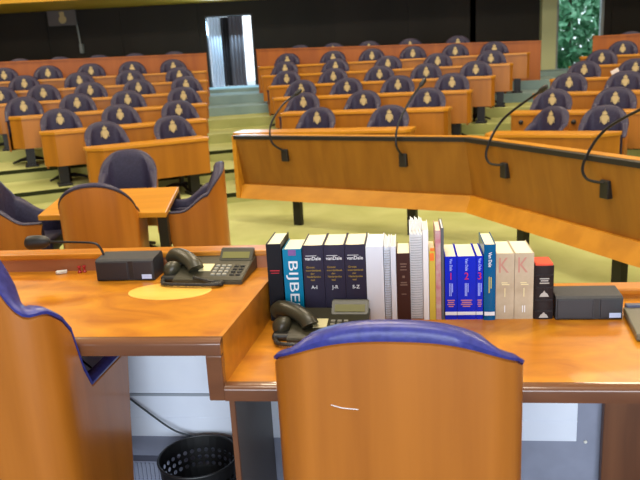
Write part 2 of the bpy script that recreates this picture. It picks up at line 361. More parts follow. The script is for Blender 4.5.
# ------------------------------------------------------------------ barrel chairs
def chair_meshes(kind):
    a, yb, yf, rc = (.302 if kind == 'presidium' else .285, -.27, .21, .10) if kind != 'hall' else (.272, -.26, .22, .16)
    # plan, from the front of the right arm round the back to the front of the left arm
    path = []
    for i in range(10): path.append((a, yf + (yb+rc-yf)*i/10))
    for i in range(11):
        an = R(90*i/10); path.append((a-rc+rc*math.cos(an), yb+rc-rc*math.sin(an)))
    for i in range(1, 20): path.append((a-rc - 2*(a-rc)*i/20, yb))
    for i in range(11):
        an = R(90 + 90*i/10); path.append((-(a-rc)+rc*math.cos(an), yb+rc-rc*math.sin(an)))
    for i in range(1, 11): path.append((-a, yb+rc + (yf-yb-rc)*i/10))
    out = []
    for i, (x, y) in enumerate(path):
        p0 = path[max(i-1, 0)]; p1 = path[min(i+1, len(path)-1)]
        tx, ty = p1[0]-p0[0], p1[1]-p0[1]; l = math.hypot(tx, ty); nx, ny = -ty/l, tx/l     # outward
        if nx*x + ny*(y-.0) < 0 and abs(ny) < .3: nx, ny = -nx, -ny
        if y < yb+.02 and ny > 0: nx, ny = -nx, -ny
        ax = abs(x); s = max(0., y-yb)
        if kind == 'chairman':
            v = min(1, max(0, (.245-ax)/.15)) if s < .06 else 0
            h = .945 + .21*v*v*(3-2*v); e = .018 + .02*v
            h -= .06*min(1, max(0, s-.05)/.08)
            u = min(1, max(0, s-.12)/.09)
            h = h + (.665-h)*(u*u*(3-2*u))
        elif kind == 'presidium':
            if s < .04 and ax < .245: h = .962 - .040*(ax/.245)**2.6; e = .041 - .024*(ax/.245)**2.5
            else: h = .922 - .026*min(1, max(0, ax-.245)/.05); e = .016
            h -= .04*min(1, max(0, s-.04)/.09)
            u = min(1, max(0, s-.12)/.10)
            h = h + (.655-h)*(u*u*(3-2*u))
        else:
            q = min(1., ax/.268)
            h = .755 + .195*math.sqrt(max(0, 1-q**2.3)) if s < .16 else .755
            e = .028
            u = min(1, max(0, s-.13)/.22)
            h = h + (.64-h)*(u*u*(3-2*u)); e = .028 - .013*u
        out.append((x, y, nx, ny, h, e))
    n = len(out)
    # wooden shell
    bm = bmesh.new(); rings = []
    for (x, y, nx, ny, h, e) in out:
        zb = .20
        ring = [(0, zb), (0, h-.006), (-.006, h), (-.022, h), (-.024, zb)]
        rings.append([bm.verts.new((x+nx*o, y+ny*o - (.085*max(0, (y-yb-.25)/(yf-yb-.25)) if z == zb else 0), z)) for o, z in ring])
    for A, B in zip(rings[:-1], rings[1:]):
        m = len(A)
        for k in range(m): bm.faces.new((A[k], A[(k+1)%m], B[(k+1)%m], B[k]))
    bm.faces.new(rings[0][::-1]); bm.faces.new(rings[-1])
    shell = bm
    # leather lining with its rolled top edge
    bm = bmesh.new(); rings = []
    for i, (x, y, nx, ny, h, e) in enumerate(out):
        end = min(i, n-1-i); th = .085 if abs(y-yb) < .15 else .085-.035*min(1, (y-yb-.15)/.15)
        if end < 3: th *= (.55, .8, .93)[end]
        rr = min(e, .03)
        prof = [(-.025, h-.03), (-.0245, h+.001), (.001, h+.001), (.003, h+e*.5), (-.004, h+e*.85), (-.016, h+e), (-.032, h+e), (-th*.75, h+e*.75), (-th*.95, h+e*.3-.012), (-th, h-.05), (-th-.012, .58), (-th, .42), (-.025, .40)]
        rings.append([bm.verts.new((x+nx*o, y+ny*o, z)) for o, z in prof])
    for A, B in zip(rings[:-1], rings[1:]):
        m = len(A)
        for k in range(m): bm.faces.new((A[k], A[(k+1)%m], B[(k+1)%m], B[k]))
    bm.faces.new(rings[0][::-1]); bm.faces.new(rings[-1])
    leather = bm
    seat = bmesh.new(); box(seat, -.20, .20, -.19, .25, .38, .50, .035, 3)
    base = bmesh.new()
    lathe(base, [(.035, .05), (.035, .34), (.10, .36), (.10, .38)], 16)
    for k in range(5):
        an = 2*math.pi*k/5 + .3
        tube(base, [(0, 0, .07), (.15*math.cos(an), .15*math.sin(an), .06), (.27*math.cos(an), .27*math.sin(an), .025)], [.028, .022, .016], 8)
    return shell, leather, seat, base
def emblem_bm():
    bm = bmesh.new()
    def plate(pts, y=-.0, th=.006):
        f = [bm.verts.new((x, y, z)) for x, z in pts]; b_ = [bm.verts.new((x, y+th, z)) for x, z in pts]
        bm.faces.new(f); bm.faces.new(b_[::-1])
        for i in range(len(pts)): bm.faces.new((f[i], b_[i], b_[(i+1)%len(pts)], f[(i+1)%len(pts)]))
    # shield, crown with three points and a small cross on top
    plate([(-.036, .045), (.036, .045), (.040, 0), (.028, -.045), (0, -.072), (-.028, -.045), (-.040, 0)])
    plate([(-.022, .050), (.022, .050), (.034, .082), (.018, .072), (.013, .098), (.005, .082), (0, .115), (-.005, .082), (-.013, .098), (-.018, .072), (-.034, .082)])
    plate([(-.052, .02), (-.041, .035), (-.043, -.03), (-.055, -.045), (-.050, -.02)])
    plate([(.052, .02), (.050, -.02), (.055, -.045), (.043, -.03), (.041, .035)])
    return bm
def make_chair(kind, label, cat, loc, rotz, group, leather_mat, emblem=False):
    sh, le, se, ba = chair_meshes(kind)
    t = thing('swivel_armchair', label, cat, loc, rotz, group)
    finish('shell', sh, M['chair_wood'], t, True); finish('upholstery', le, leather_mat, t, True)
    finish('seat_cushion', se, leather_mat, t, True); finish('swivel_base', ba, M['black_metal'], t, True)
    if emblem:
        e = finish('emblem', emblem_bm(), M['gold'], t)
        e.location = (0, -.158, .822)
        e.rotation_euler = (0, 0, R(180)); e['label'] = 'gold crest with a crown'
        e.scale = (.98, 1, .98)
    return t
# presidium chairs
pc = make_chair('presidium', 'large wooden armchair with blue leather top edge seen from behind, front centre', 'chair', (0, 0, 0), 0, 'presidium armchairs', M['leather_blue'])
pos = pr(-.026, .05, PF); pc.location = pos; pc.rotation_euler = (0, 0, YAW + R(-2.5))
scr = bmesh.new(); tube(scr, [(-.150, -.2710, .800), (-.125, -.2712, .793), (-.085, -.2710, .790)], .0011, 6); finish('scratch', scr, M['white_paper'], pc)
pc2 = make_chair('chairman', 'tall-backed wooden armchair with blue leather edge cut by the left picture edge', 'chair', pr(-1.195, .10, PF+.058), YAW, 'presidium armchairs', M['leather_blue'])
for ch in pc2.children:
    if ch.name.startswith('swivel_base'):
        for v in ch.data.vertices:
            if v.co.z < .2: v.co.z -= .058

# ------------------------------------------------------------------ hall seating
def ordinal(i): return ['first', 'second', 'third', 'fourth', 'fifth', 'sixth', 'seventh'][i]
rowname = ['front row', 'second row', 'third row', 'fourth row', 'fifth row', 'sixth row', 'row behind the partition']
LCH = [[(-2.74, 9.22), (-1.94, 9.63)], [(-3.56, 9.99), (-2.81, 10.32), (-2.03, 10.67)], [(-4.38, 10.85), (-3.66, 11.12), (-2.95, 11.4), (-2.12, 11.71)],
       [(-5.12, 11.83), (-4.49, 12.03), (-3.78, 12.26), (-3.02, 12.51), (-2.24, 12.76)], [(-5.15, 12.96), (-4.25, 13.23), (-3.39, 13.5), (-2.52, 13.76)],
       [(-5.88, 13.89), (-5.12, 14.11), (-4.35, 14.33), (-3.59, 14.54), (-2.81, 14.77)], [(-5.97, 14.94), (-5.22, 15.16), (-4.47, 15.37), (-3.76, 15.58), (-2.96, 15.81)]]
MCH = [[(.08, 9.75), (1.03, 9.41)], [(-.11, 10.9), (.78, 10.58), (1.67, 10.26)], [(-.15, 11.97), (.6, 11.73), (1.4, 11.47), (2.21, 11.21)],
       [(-.42, 13.1), (.42, 12.86), (1.22, 12.63), (2.0, 12.41), (2.8, 12.18)], [(-.48, 14.16), (.5, 13.92), (1.48, 13.68), (2.38, 13.45), (3.31, 13.22)],
       [(-.46, 15.2), (.49, 15.0), (1.28, 14.84), (2.09, 14.66), (2.91, 14.49), (3.65, 14.33)], [(-.21, 16.21), (.53, 16.07), (1.31, 15.94), (2.19, 15.78), (3.19, 15.61)]]
RCH = [[(2.90, 8.79), (3.50, 8.45)], [(3.35, 9.87), (4.05, 9.47)], [(3.94, 10.88), (4.62, 10.49)], [(4.54, 11.88), (5.21, 11.49)], [(5.21, 12.84)], [(5.97, 13.75)], [(6.55, 14.76)]]
hc = None
for bname, rows, yaws, zs in (('left block', LCH, yl, zt), ('middle block', MCH, ym, zt), ('right block', RCH, [-30]*7, zr)):
    for k, row in enumerate(rows):
        th = R(yaws[k])
        for i, (x, y) in enumerate(row):
            fx, fy = math.sin(th), -math.cos(th)
            if bname == 'left block':
                j = len(row)-1-i; where = f'{ordinal(j)} from the aisle'
            elif bname == 'middle block': where = f'{ordinal(i)} from its left end'
            else: where = 'at its left end' if i == 0 else 'second from its left end'
            lab = f'navy chair with gold crest, {where}, {rowname[k]} of {bname}'
            if k == 6: lab = f'navy chair showing only its top over the {bname} partition, {where}'
            rz = th + math.pi
            if bname == 'right block' and k == 0 and i == 0: rz -= R(28); lab = 'navy chair with gold crest swivelled aside, front row of right block'
            loc = (x+fx*.25, y+fy*.25, zs[k])
            if hc is None:
                hc = make_chair('hall', lab, 'chair', loc, rz, 'hall chairs, left block', M['leather_navy'], True)
            else: dup(hc, loc, rz, lab, 'hall chairs, ' + bname)

def desk_row(name, label, p, yaw, length, z, group, chl=.05, chr_=.05, h=.72, overl=0., top=None):
    """p = front left corner of the front panel on the tier"""
    t = thing(name, label, 'desk', (p.x, p.y, z), R(yaw), group)
    D = .37
    bm = bmesh.new()
    prism(bm, [(-overl, chl), (chl-overl, -.02), (length-chr_, -.02), (length, chr_), (length, D), (-overl, D)], h-.04, h, bev=.006)
    finish('worktop', bm, M['hall_top'], t)
    bm = bmesh.new(); box(bm, chl, length-chr_, 0, .025, .27, h-.04); finish('front_panel', bm, M['hall_wood'], t)
    for (a, b_) in (((.012, chl+.012), (chl, .0)), ((length-.012, chr_+.012), (length-chr_, .0))):
        bm = bmesh.new()
        d = Vector((b_[0]-a[0], b_[1]-a[1])); q = Vector((-d.y, d.x)).normalized()*.02
        if q.y < 0: q = -q
        back = (a[0], D-.04)
        sx = .02 if a[0] < length/2 else -.02
        prism(bm, [a, b_, (b_[0]+q.x*.6, b_[1]+q.y), (a[0]+sx, a[1]+abs(q.y)), (back[0]+sx, back[1]), back], .27, h-.04)
        finish('end_panel', bm, M['hall_wood'], t)
    npd = max(2, round(length/1.2))
    for i in range(npd):
        x = .22 + (length-.44)*i/(npd-1)
        bm = bmesh.new(); box(bm, x-.06, x+.06, .08, .22, .02, .30); box(bm, x-.09, x+.09, .03, .30, 0, .03, .006); finish('pedestal', bm, M['black_metal'], t)
    return t
lleft = [-2.67, -3.5, -4.27, -5.0, -5.7, -6.4]; lright = [-1.33, -1.48, -1.61, -1.74, -1.87, -2.02]
for k in range(6):
    p = Lp(k, lleft[k], .86); q = Lp(k, lright[k], .86)
    desk_row('desk_row', f'orange wood desk row in the left block, {rowname[k]} from the front' if k else 'orange wood desk row nearest the stenographers table, left block', p, yl[k], (q-p).length, zt[k], 'desk rows', .17, .03)
mleft = [-.80, -.49, -.64, -.77, -.94, -1.07]
for k in range(6):
    p = Mp(k, mleft[k], .86); q = Mp(k, mr_end[k]-.03, .86)
    desk_row('desk_row', f'orange wood desk row in the middle block, {rowname[k]} from the front' if k else 'orange wood desk row just behind the long microphone rostrum, middle block', p, ym[k], (q-p).length, zt[k], 'desk rows', .04, .06, .735, .30 if k == 0 else 0)
rleft = [2.0, 2.58, 3.18, 3.76, 4.41, 4.97]
for k in range(6):
    p = Rp(k, rleft[k], .86); q = Rp(k, 3.28 if k == 0 else rleft[k]+3.4, .86)
    t = desk_row('desk_row', f'orange wood desk row in the right block, {rowname[k]} from the front' if k else 'short orange wood desk for two in front at right, behind the rostrum', p, -30, (q-p).length, zr[k], 'desk rows', .05, .27 if k == 0 else .05, .725)
    if k == 1:
        for x in (.16, .82):
            bm = bmesh.new(); lathe(bm, [(.03, 0), (.03, .03), (.012, .04), (.012, .06)], 12)
            bmesh.ops.rotate(bm, verts=bm.verts[:], matrix=Matrix.Rotation(R(90), 3, 'X')); bmesh.ops.translate(bm, verts=bm.verts[:], vec=(x, 0, .60))
            finish('hook', bm, M['black'], t)
# back partitions
def partition(label, p, q, z, top0, top1):
    d = (q-p).normalized(); n = Vector((-d.y, d.x))
    t = thing('back_partition', label, 'partition', (p.x, p.y, z), math.atan2(d.y, d.x), 'back partitions')
    Ln = (q-p).length
    bm = bmesh.new(); prism(bm, [(0, 0), (Ln, 0), (Ln, .04), (0, .04)], 0, 1, ztop=[top0-z-.03, top1-z-.03, top1-z-.03, top0-z-.03]); finish('board', bm, M['redwood'], t)
    bm = bmesh.new(); fs = prism(bm, [(0, -.015), (Ln, -.015), (Ln, .06), (0, .06)], 0, 1, ztop=[top0-z, top1-z, top1-z, top0-z])
    for v in bm.verts:
        if v.co.z < .001: v.co.z = (top0 + (top1-top0)*v.co.x/Ln) - z - .03
    finish('cap_rail', bm, M['redwood'], t)
partition('red-brown wooden partition behind the left block of desks', Lp(6, -9.5, .86), Lp(6, -2.16, .86), zt[6], 2.05, 2.01)
partition('red-brown wooden partition behind the middle block of desks', Mp(6, -1.14, .86), Mp(6, 4.63, .86), zt[6], 2.04, 1.89)
partition('red-brown wooden partition behind the right block of desks', Rp(6, 5.6, .86), Rp(6, 9.0, .86), zr[6], 1.92, 1.88)
# white sheet propped on a desk at the right
bm = bmesh.new(); box(bm, -.06, .06, -.004, .004, 0, .085); bmesh.ops.rotate(bm, verts=bm.verts[:], matrix=Matrix.Rotation(R(-25), 3, 'Y'))
o = finish('paper_sheet', bm, M['white_paper']); pp = Rp(3, 4.66, .80); o.location = (pp.x, pp.y+.05, zr[3]+.76); tag(o, 'small white paper propped on a desk in the right block', 'paper')

# ------------------------------------------------------------------ long rostrum with hanging microphones
A = Vector((-.88, 7.70)); B = Vector((1.36, 6.33)); Cc = Vector((2.09, 4.39))
ext = Cc + (Cc-B).normalized()*2.6
dA = (B-A).normalized(); nA = Vector((-dA.y, dA.x)); dB = (Cc-B).normalized(); nB = Vector((-dB.y, dB.x))
def offs(d):
    """polyline shifted d away from the presidium, mitred at the bend"""
    bis = (nA+nB).normalized(); k = d/bis.dot(nA)
    return [A+nA*d, B+bis*k, ext+nB*d]
t = thing('rostrum', 'long bent orange wood rostrum panel with four gooseneck microphones', 'rostrum', (0, 0, 0))
def band(d0b, d1b, z0, d0t, d1t, z1):
    bm = bmesh.new()
    lo0, lo1, hi0, hi1 = offs(d0b), offs(d1b), offs(d0t), offs(d1t)
    V = [[bm.verts.new((p.x, p.y, z)) for p in l] for l, z in ((lo0, z0), (hi0, z1), (hi1, z1), (lo1, z0))]
    for i in range(2):
        for a in range(4): bm.faces.new((V[a][i], V[a][i+1], V[(a+1)%4][i+1], V[(a+1)%4][i]))
    bm.faces.new([V[a][0] for a in range(4)]); bm.faces.new([V[a][2] for a in (3, 2, 1, 0)])
    return bm
finish('front_board', band(.10, .14, .42, .0, .04, .935), M['rostrum_wood'], t)
finish('lower_ledge', band(.0, .22, .28, .07, .22, .425), M['hall_top'], t)
finish('top_edge_strip', band(-.012, .05, .935, -.012, .05, .972), M['black'], t)
finish('top_rail', band(.05, .16, .90, .05, .16, .975), M['hall_top'], t)
finish('end_post', band(.0, .0, .28, .0, .0, .29), M['hall_top'], t) if False else None
bm = bmesh.new(); pA = A; prism(bm, [A-dA*.03, A+dA*.02, A+dA*.02+nA*.16, A-dA*.03+nA*.16], .28, .97); finish('end_panel', bm, M['hall_top'], t)
def legat(P, d, n, u, o=.12):
    p = P + d*u + n*o
    bm = bmesh.new(); prism(bm, [p-d*.045-n*.03, p+d*.045-n*.03, p+d*.045+n*.03, p-d*.045+n*.03], 0, .30); finish('leg', bm, M['black_metal'], t)
legat(A, dA, nA, .70); legat(A, dA, nA, 2.05, .1); legat(B, dB, nB, .72, .1); legat(B, dB, nB, 1.80, .1); legat(B, dB, nB, 3.6, .1)
def gooseneck(label, base, d, n, pts):
    g = thing('gooseneck_microphone', label, 'microphone', (base[0], base[1], base[2]), math.atan2(d.y, d.x), 'gooseneck microphones on the rostrum')
    bm = bmesh.new(); box(bm, -.04, .04, -.035, .045, -.06, .07, .008); finish('base', bm, M['black'], g)
    bm = bmesh.new(); tube(bm, smooth_pts([(0, -.03, .05)] + pts, 8), .0105, 8); finish('neck', bm, M['black_metal'], g, True)
    e = Vector(pts[-1]); dr = (e-Vector(pts[-2])).normalized()
    bm = bmesh.new(); tube(bm, [e-dr*.02, e, e+dr*.05, e+dr*.07], [.014, .022, .022, .012], 10); finish('capsule', bm, M['black'], g, True)
def on_panel(P, d, n, w, dpt): p = P + d*w + n*dpt; return p
# (place along the segment, height of base, neck profile in local x / y / z)
pA1 = A + dA*.645 + nA*.035
gooseneck('gooseneck microphone at the left end of the rostrum', (pA1.x, pA1.y, .765), dA, nA, [(-.10, -.10, .15), (-.13, -.05, .33), (-.03, .04, .52), (.10, .12, .63)])
pA2 = A + dA*2.0 + nA*.035
gooseneck('gooseneck microphone second from the left on the rostrum', (pA2.x, pA2.y, .745), dA, nA, [(-.04, -.08, .16), (-.03, -.05, .34), (.05, .04, .55), (.14, .12, .70)])
pB1 = B + dB*.56 + nB*.035
gooseneck('gooseneck microphone just right of the bend in the rostrum', (pB1.x, pB1.y, .735), dB, nB, [(-.14, -.07, .06), (-.19, -.06, .17), (-.08, .02, .42), (.30, .10, .66)])
pB2 = B + dB*1.715 + nB*.035
gooseneck('gooseneck microphone at the right end of the rostrum', (pB2.x, pB2.y, .745), dB, nB, [(-.13, -.07, .07), (-.17, -.06, .18), (-.06, .02, .41), (.28, .10, .60)])

# ------------------------------------------------------------------ stenographers' table and its four chairs
t = thing('stenographer_table', 'small orange wood table with black legs between four armchairs', 'table', (0, 0, 0))
bm = bmesh.new(); prism(bm, [(-2.06, 5.05), (-1.09, 4.92), (-1.20, 6.02), (-2.20, 6.12)], .68, .72, bev=.006); finish('tabletop', bm, M['hall_top'], t)
for (x, y) in ((-1.93, 5.25), (-1.16, 5.12), (-1.22, 5.95), (-2.02, 6.05)):
    bm = bmesh.new(); box(bm, x-.035, x+.035, y-.035, y+.035, 0, .68); finish('leg', bm, M['black_metal'], t)
g = 'armchairs at the stenographers table'
sc = make_chair('hall', 'wooden armchair seen from behind at the near side of the stenographers table', 'chair', (-1.57, 5.02, 0), R(3), g, M['leather_navy'])
dup(sc, (-1.80, 6.62, 0), R(180+7), 'navy leather armchair facing us at the far side of the stenographers table', g)
dup(sc, (-.99, 5.52, 0), R(90+6), 'wooden armchair seen from the side at the right of the stenographers table', g)
dup(sc, (-2.30, 5.36, 0), R(-90+4), 'navy leather armchair cut by the left picture edge at the stenographers table', g)

# ------------------------------------------------------------------ presidium desk
desk = thing('presidium_desk', 'long two-level orange burl wood desk with grey panels underneath', 'desk', pr(0, 0, PF), YAW)
def P(z): return z-PF
RS0, RS1 = -.508, -.458       # riser edge, right face at front and back
SL, SRr = -3.2, 2.4
tl = .69                      # front of the rear ledge
bm = bmesh.new()
prism(bm, [(SL, .03), (RS0-.012, .03), (RS1-.012, tl+.06), (SL, tl+.06)], P(ZL-.043), P(ZL))
o = finish('raised_worktop', bm, M['desk_top'], desk)
bm = bmesh.new()
prism(bm, [(RS0, .03), (SRr, .03), (SRr, tl+.06), (RS1, tl+.06)], P(ZR-.043), P(ZR))
finish('worktop', bm, M['desk_top'], desk)
def lip(x0, x1, z, name):
    bm = bmesh.new(); prof = []
    for i in range(9):
        an = R(90*i/8); prof.append((.03-.022*math.sin(an)-.008, P(z)-.016+.018*math.cos(an)))
    prof = [(.03, P(z)+.002)] + [(.022-.022*math.sin(R(90*i/8)), P(z)+.002-.014*(1-math.cos(R(90*i/8)))) for i in range(9)] + [(.0, P(z)-.043), (.03, P(z)-.043)]
    prism_x(bm, prof, x0, x1); return finish(name, bm, M['lip_wood'], desk, True)
lip(SL, RS0, ZL, 'front_edge'); lip(RS0, SRr, ZR, 'front_edge')
# riser between the levels, with its front edge
bm = bmesh.new(); prism(bm, [(RS0-.045, .03), (RS0, .03), (RS1, tl+.05), (RS1-.045, tl+.05)], P(ZR-.043), P(ZL-.043))
prism(bm, [(RS0-.0119, .03), (RS0, .03), (RS1, tl+.05), (RS1-.0119, tl+.05)], P(ZL-.043), P(ZL)+.002); finish('riser_panel', bm, M['desk_edge'], desk)
bm = bmesh.new(); box(bm, RS0-.045, RS0, 0, .03, P(ZR-.043), P(ZL-.043), .004); finish('riser_edge', bm, M['lip_wood'], desk)
# rear ledges
bm = bmesh.new(); prism_x(bm, [(tl, P(ZL)), (tl, P(ZL)+.045), (tl+.02, P(ZL)+.045), (tl+.02, P(ZL))], SL, RS1); finish('ledge_face', bm, noisy('reddish_ledge_wood', (.33, .12, .05), (.42, .165, .075), (1, 4, 4), 3, 3, .35), desk)
bm = bmesh.new(); box(bm, SL, RS1+.01, tl-.006, tl+.075, P(ZL)+.045, P(ZL)+.068, .006); box(bm, SL, RS1+.01, tl+.05, tl+.075, 0, P(ZL)+.046); finish('rear_ledge', bm, M['desk_edge'], desk)
bm = bmesh.new(); box(bm, RS1+.01, SRr, tl-.006, tl+.075, P(ZR)+.012, P(ZR)+.036, .006); box(bm, RS1+.01, SRr, tl+.05, tl+.075, 0, P(ZR)+.013); box(bm, RS1+.01, SRr, tl, tl+.02, P(ZR), P(ZR)+.013); finish('rear_ledge', bm, M['desk_edge'], desk)
# panels below
bm = bmesh.new(); box(bm, SL, SRr, .50, .53, .0, P(ZR-.043)); 
finish('modesty_panel', bm, M['grey_panel'], desk)
bm = bmesh.new(); box(bm, SL, .555, .490, .4999, P(.41), P(.80), .002); box(bm, SL, .555, .488, .490, P(.485), P(.487)); b_o = finish('white_board', bm, M['white_board'], desk); b_o['label'] = 'white board on the grey panel'
bm = bmesh.new(); box(bm, SL, -.46, .484, .4899, P(.574), P(.583)); finish('joint_strip', bm, M['joint'], b_o)
bm = bmesh.new(); box(bm, SL, -.50, .46, .4999, .0, P(.325))
for i in range(90): box(bm, -1.9+i*.0155, -1.9+i*.0155+.007, .455, .46, .01, P(.32))
finish('ribbed_skirting', bm, M['grey_panel'], desk)
bm = bmesh.new(); lathe(bm, [(.001, 0), (.006, 0), (.006, .004), (.003, .006)], 12); bmesh.ops.rotate(bm, verts=bm.verts[:], matrix=Matrix.Rotation(R(90), 3, 'X')); bmesh.ops.translate(bm, verts=bm.verts[:], vec=(.586, .4995, P(.405))); finish('screw', bm, M['white_plastic'], desk)
bm = bmesh.new(); box(bm, -.503, -.488, .035, .4899, 0, P(ZR-.043)); sp = finish('support_panel', bm, M['support'], desk); sp['label'] = 'dark grey upright board under the step of the desk'
bm = bmesh.new(); box(bm, -.504, -.488, .022, .035, 0, P(ZR-.043), .002); finish('edge_band', bm, M['dark_brown_wood'], sp)
bm = bmesh.new(); box(bm, .632, 1.35, .462, .4899, 0.0, P(ZR-.043), .003); ped = finish('side_board', bm, M['dark_brown_wood'], desk); ped['label'] = 'dark brown wooden board under the right end'
bm = bmesh.new(); box(bm, -2.5, -2.47, .045, .4999, 0, P(ZL-.043)); finish('side_panel', bm, M['chair_wood'], desk)
# pale round cable cover let into the raised top
bm = bmesh.new(); lathe(bm, [(.142, P(ZL)-.002), (.142, P(ZL)+.0012), (.140, P(ZL)+.0016)], 48); bmesh.ops.scale(bm, verts=bm.verts[:], vec=(1, .62, 1)); bmesh.ops.translate(bm, verts=bm.verts[:], vec=(-.79, .432, 0)); co = finish('cable_cover', bm, M['inlay'], desk); co['label'] = 'pale yellow oval wooden disc let into the top'

# small things on the raised top
q = pr(-1.285, .66, ZL); bm = bmesh.new(); box(bm, -.02, .02, -.009, .009, 0, .012, .003); box(bm, -.016, .004, -.012, -.008, .002, .008)
tag(finish('eraser', bm, M['white_plastic'], None, False, q, YAW+R(20)), 'tiny white block lying on the raised desk before the rear ledge', 'eraser')
for i, (s, tt) in enumerate(((-1.216, .665), (-1.200, .672))):
    bm = bmesh.new(); lathe(bm, [(.007, 0), (.008, .004), (.004, .008), (.004, .018), (.0075, .022), (.006, .026)], 12)
    tag(finish('push_pin', bm, M['red'], None, True, pr(s, tt, ZL), 0), ('small red pin standing left on the raised desk near the microphone box', 'small red pin standing right on the raised desk near the microphone box')[i], 'pin', 'red pins')

# conference units
def conf_box(label, s, tt, z, w, mic):
    g = thing('conference_unit', label, 'microphone', pr(s, tt, z), YAW, 'conference units')
    bm = bmesh.new(); prism_x(bm, [(.006, 0), (.0, .004), (.0, .072), (.010, .078), (.095, .084), (.105, .074), (.105, 0)], -w/2, w/2); finish('case', bm, M['box_grey'], g)
    bm = bmesh.new(); box(bm, -w/2+.004, .012, -.004, .0005, .006, .070, .002); finish('speaker_front', bm, M['box_front'], g)
    bm = bmesh.new(); box(bm, .034, w/2-.003, -.003, .0005, .006, .070, .002); finish('control_front', bm, M['box_front'], g)
    bm = bmesh.new(); box(bm, .062, .098, -.0045, -.003, .008, .024); finish('sticker', bm, M['sticker'], g)
    bm = bmesh.new(); box(bm, .015, .031, -.0005, .0012, .008, .072); finish('slot', bm, M['black'], g)
    if mic:
        nk = finish('gooseneck', (lambda b_: (tube(b_, smooth_pts([(-w/2+.012, .06, .068), (-w/2+.0, .055, .11), (-w/2-.02, .05, .128), (-w/2-.08, .045, .134), (-w/2-.20, .04, .140)], 8), .0042, 8), b_)[1])(bmesh.new()), M['black_metal'], g, True)
        bm = bmesh.new(); tube(bm, smooth_pts([(-w/2-.18, .04, .139), (-w/2-.20, .04, .140), (-w/2-.235, .038, .139), (-w/2-.262, .036, .138), (-w/2-.270, .036, .138)], 3), [.008, .013, .018, .022, .025, .026, .0265, .0265, .026, .023, .018, .012, .004], 14); finish('foam_windshield', bm, M['black'], g, True)
    return g
conf_box('dark grey conference unit with a gooseneck microphone on the raised desk', -.992, .555, ZL, .212, True)
conf_box('dark grey conference unit beside the books on the lower desk, right', .576, .487, ZR, .207, False)

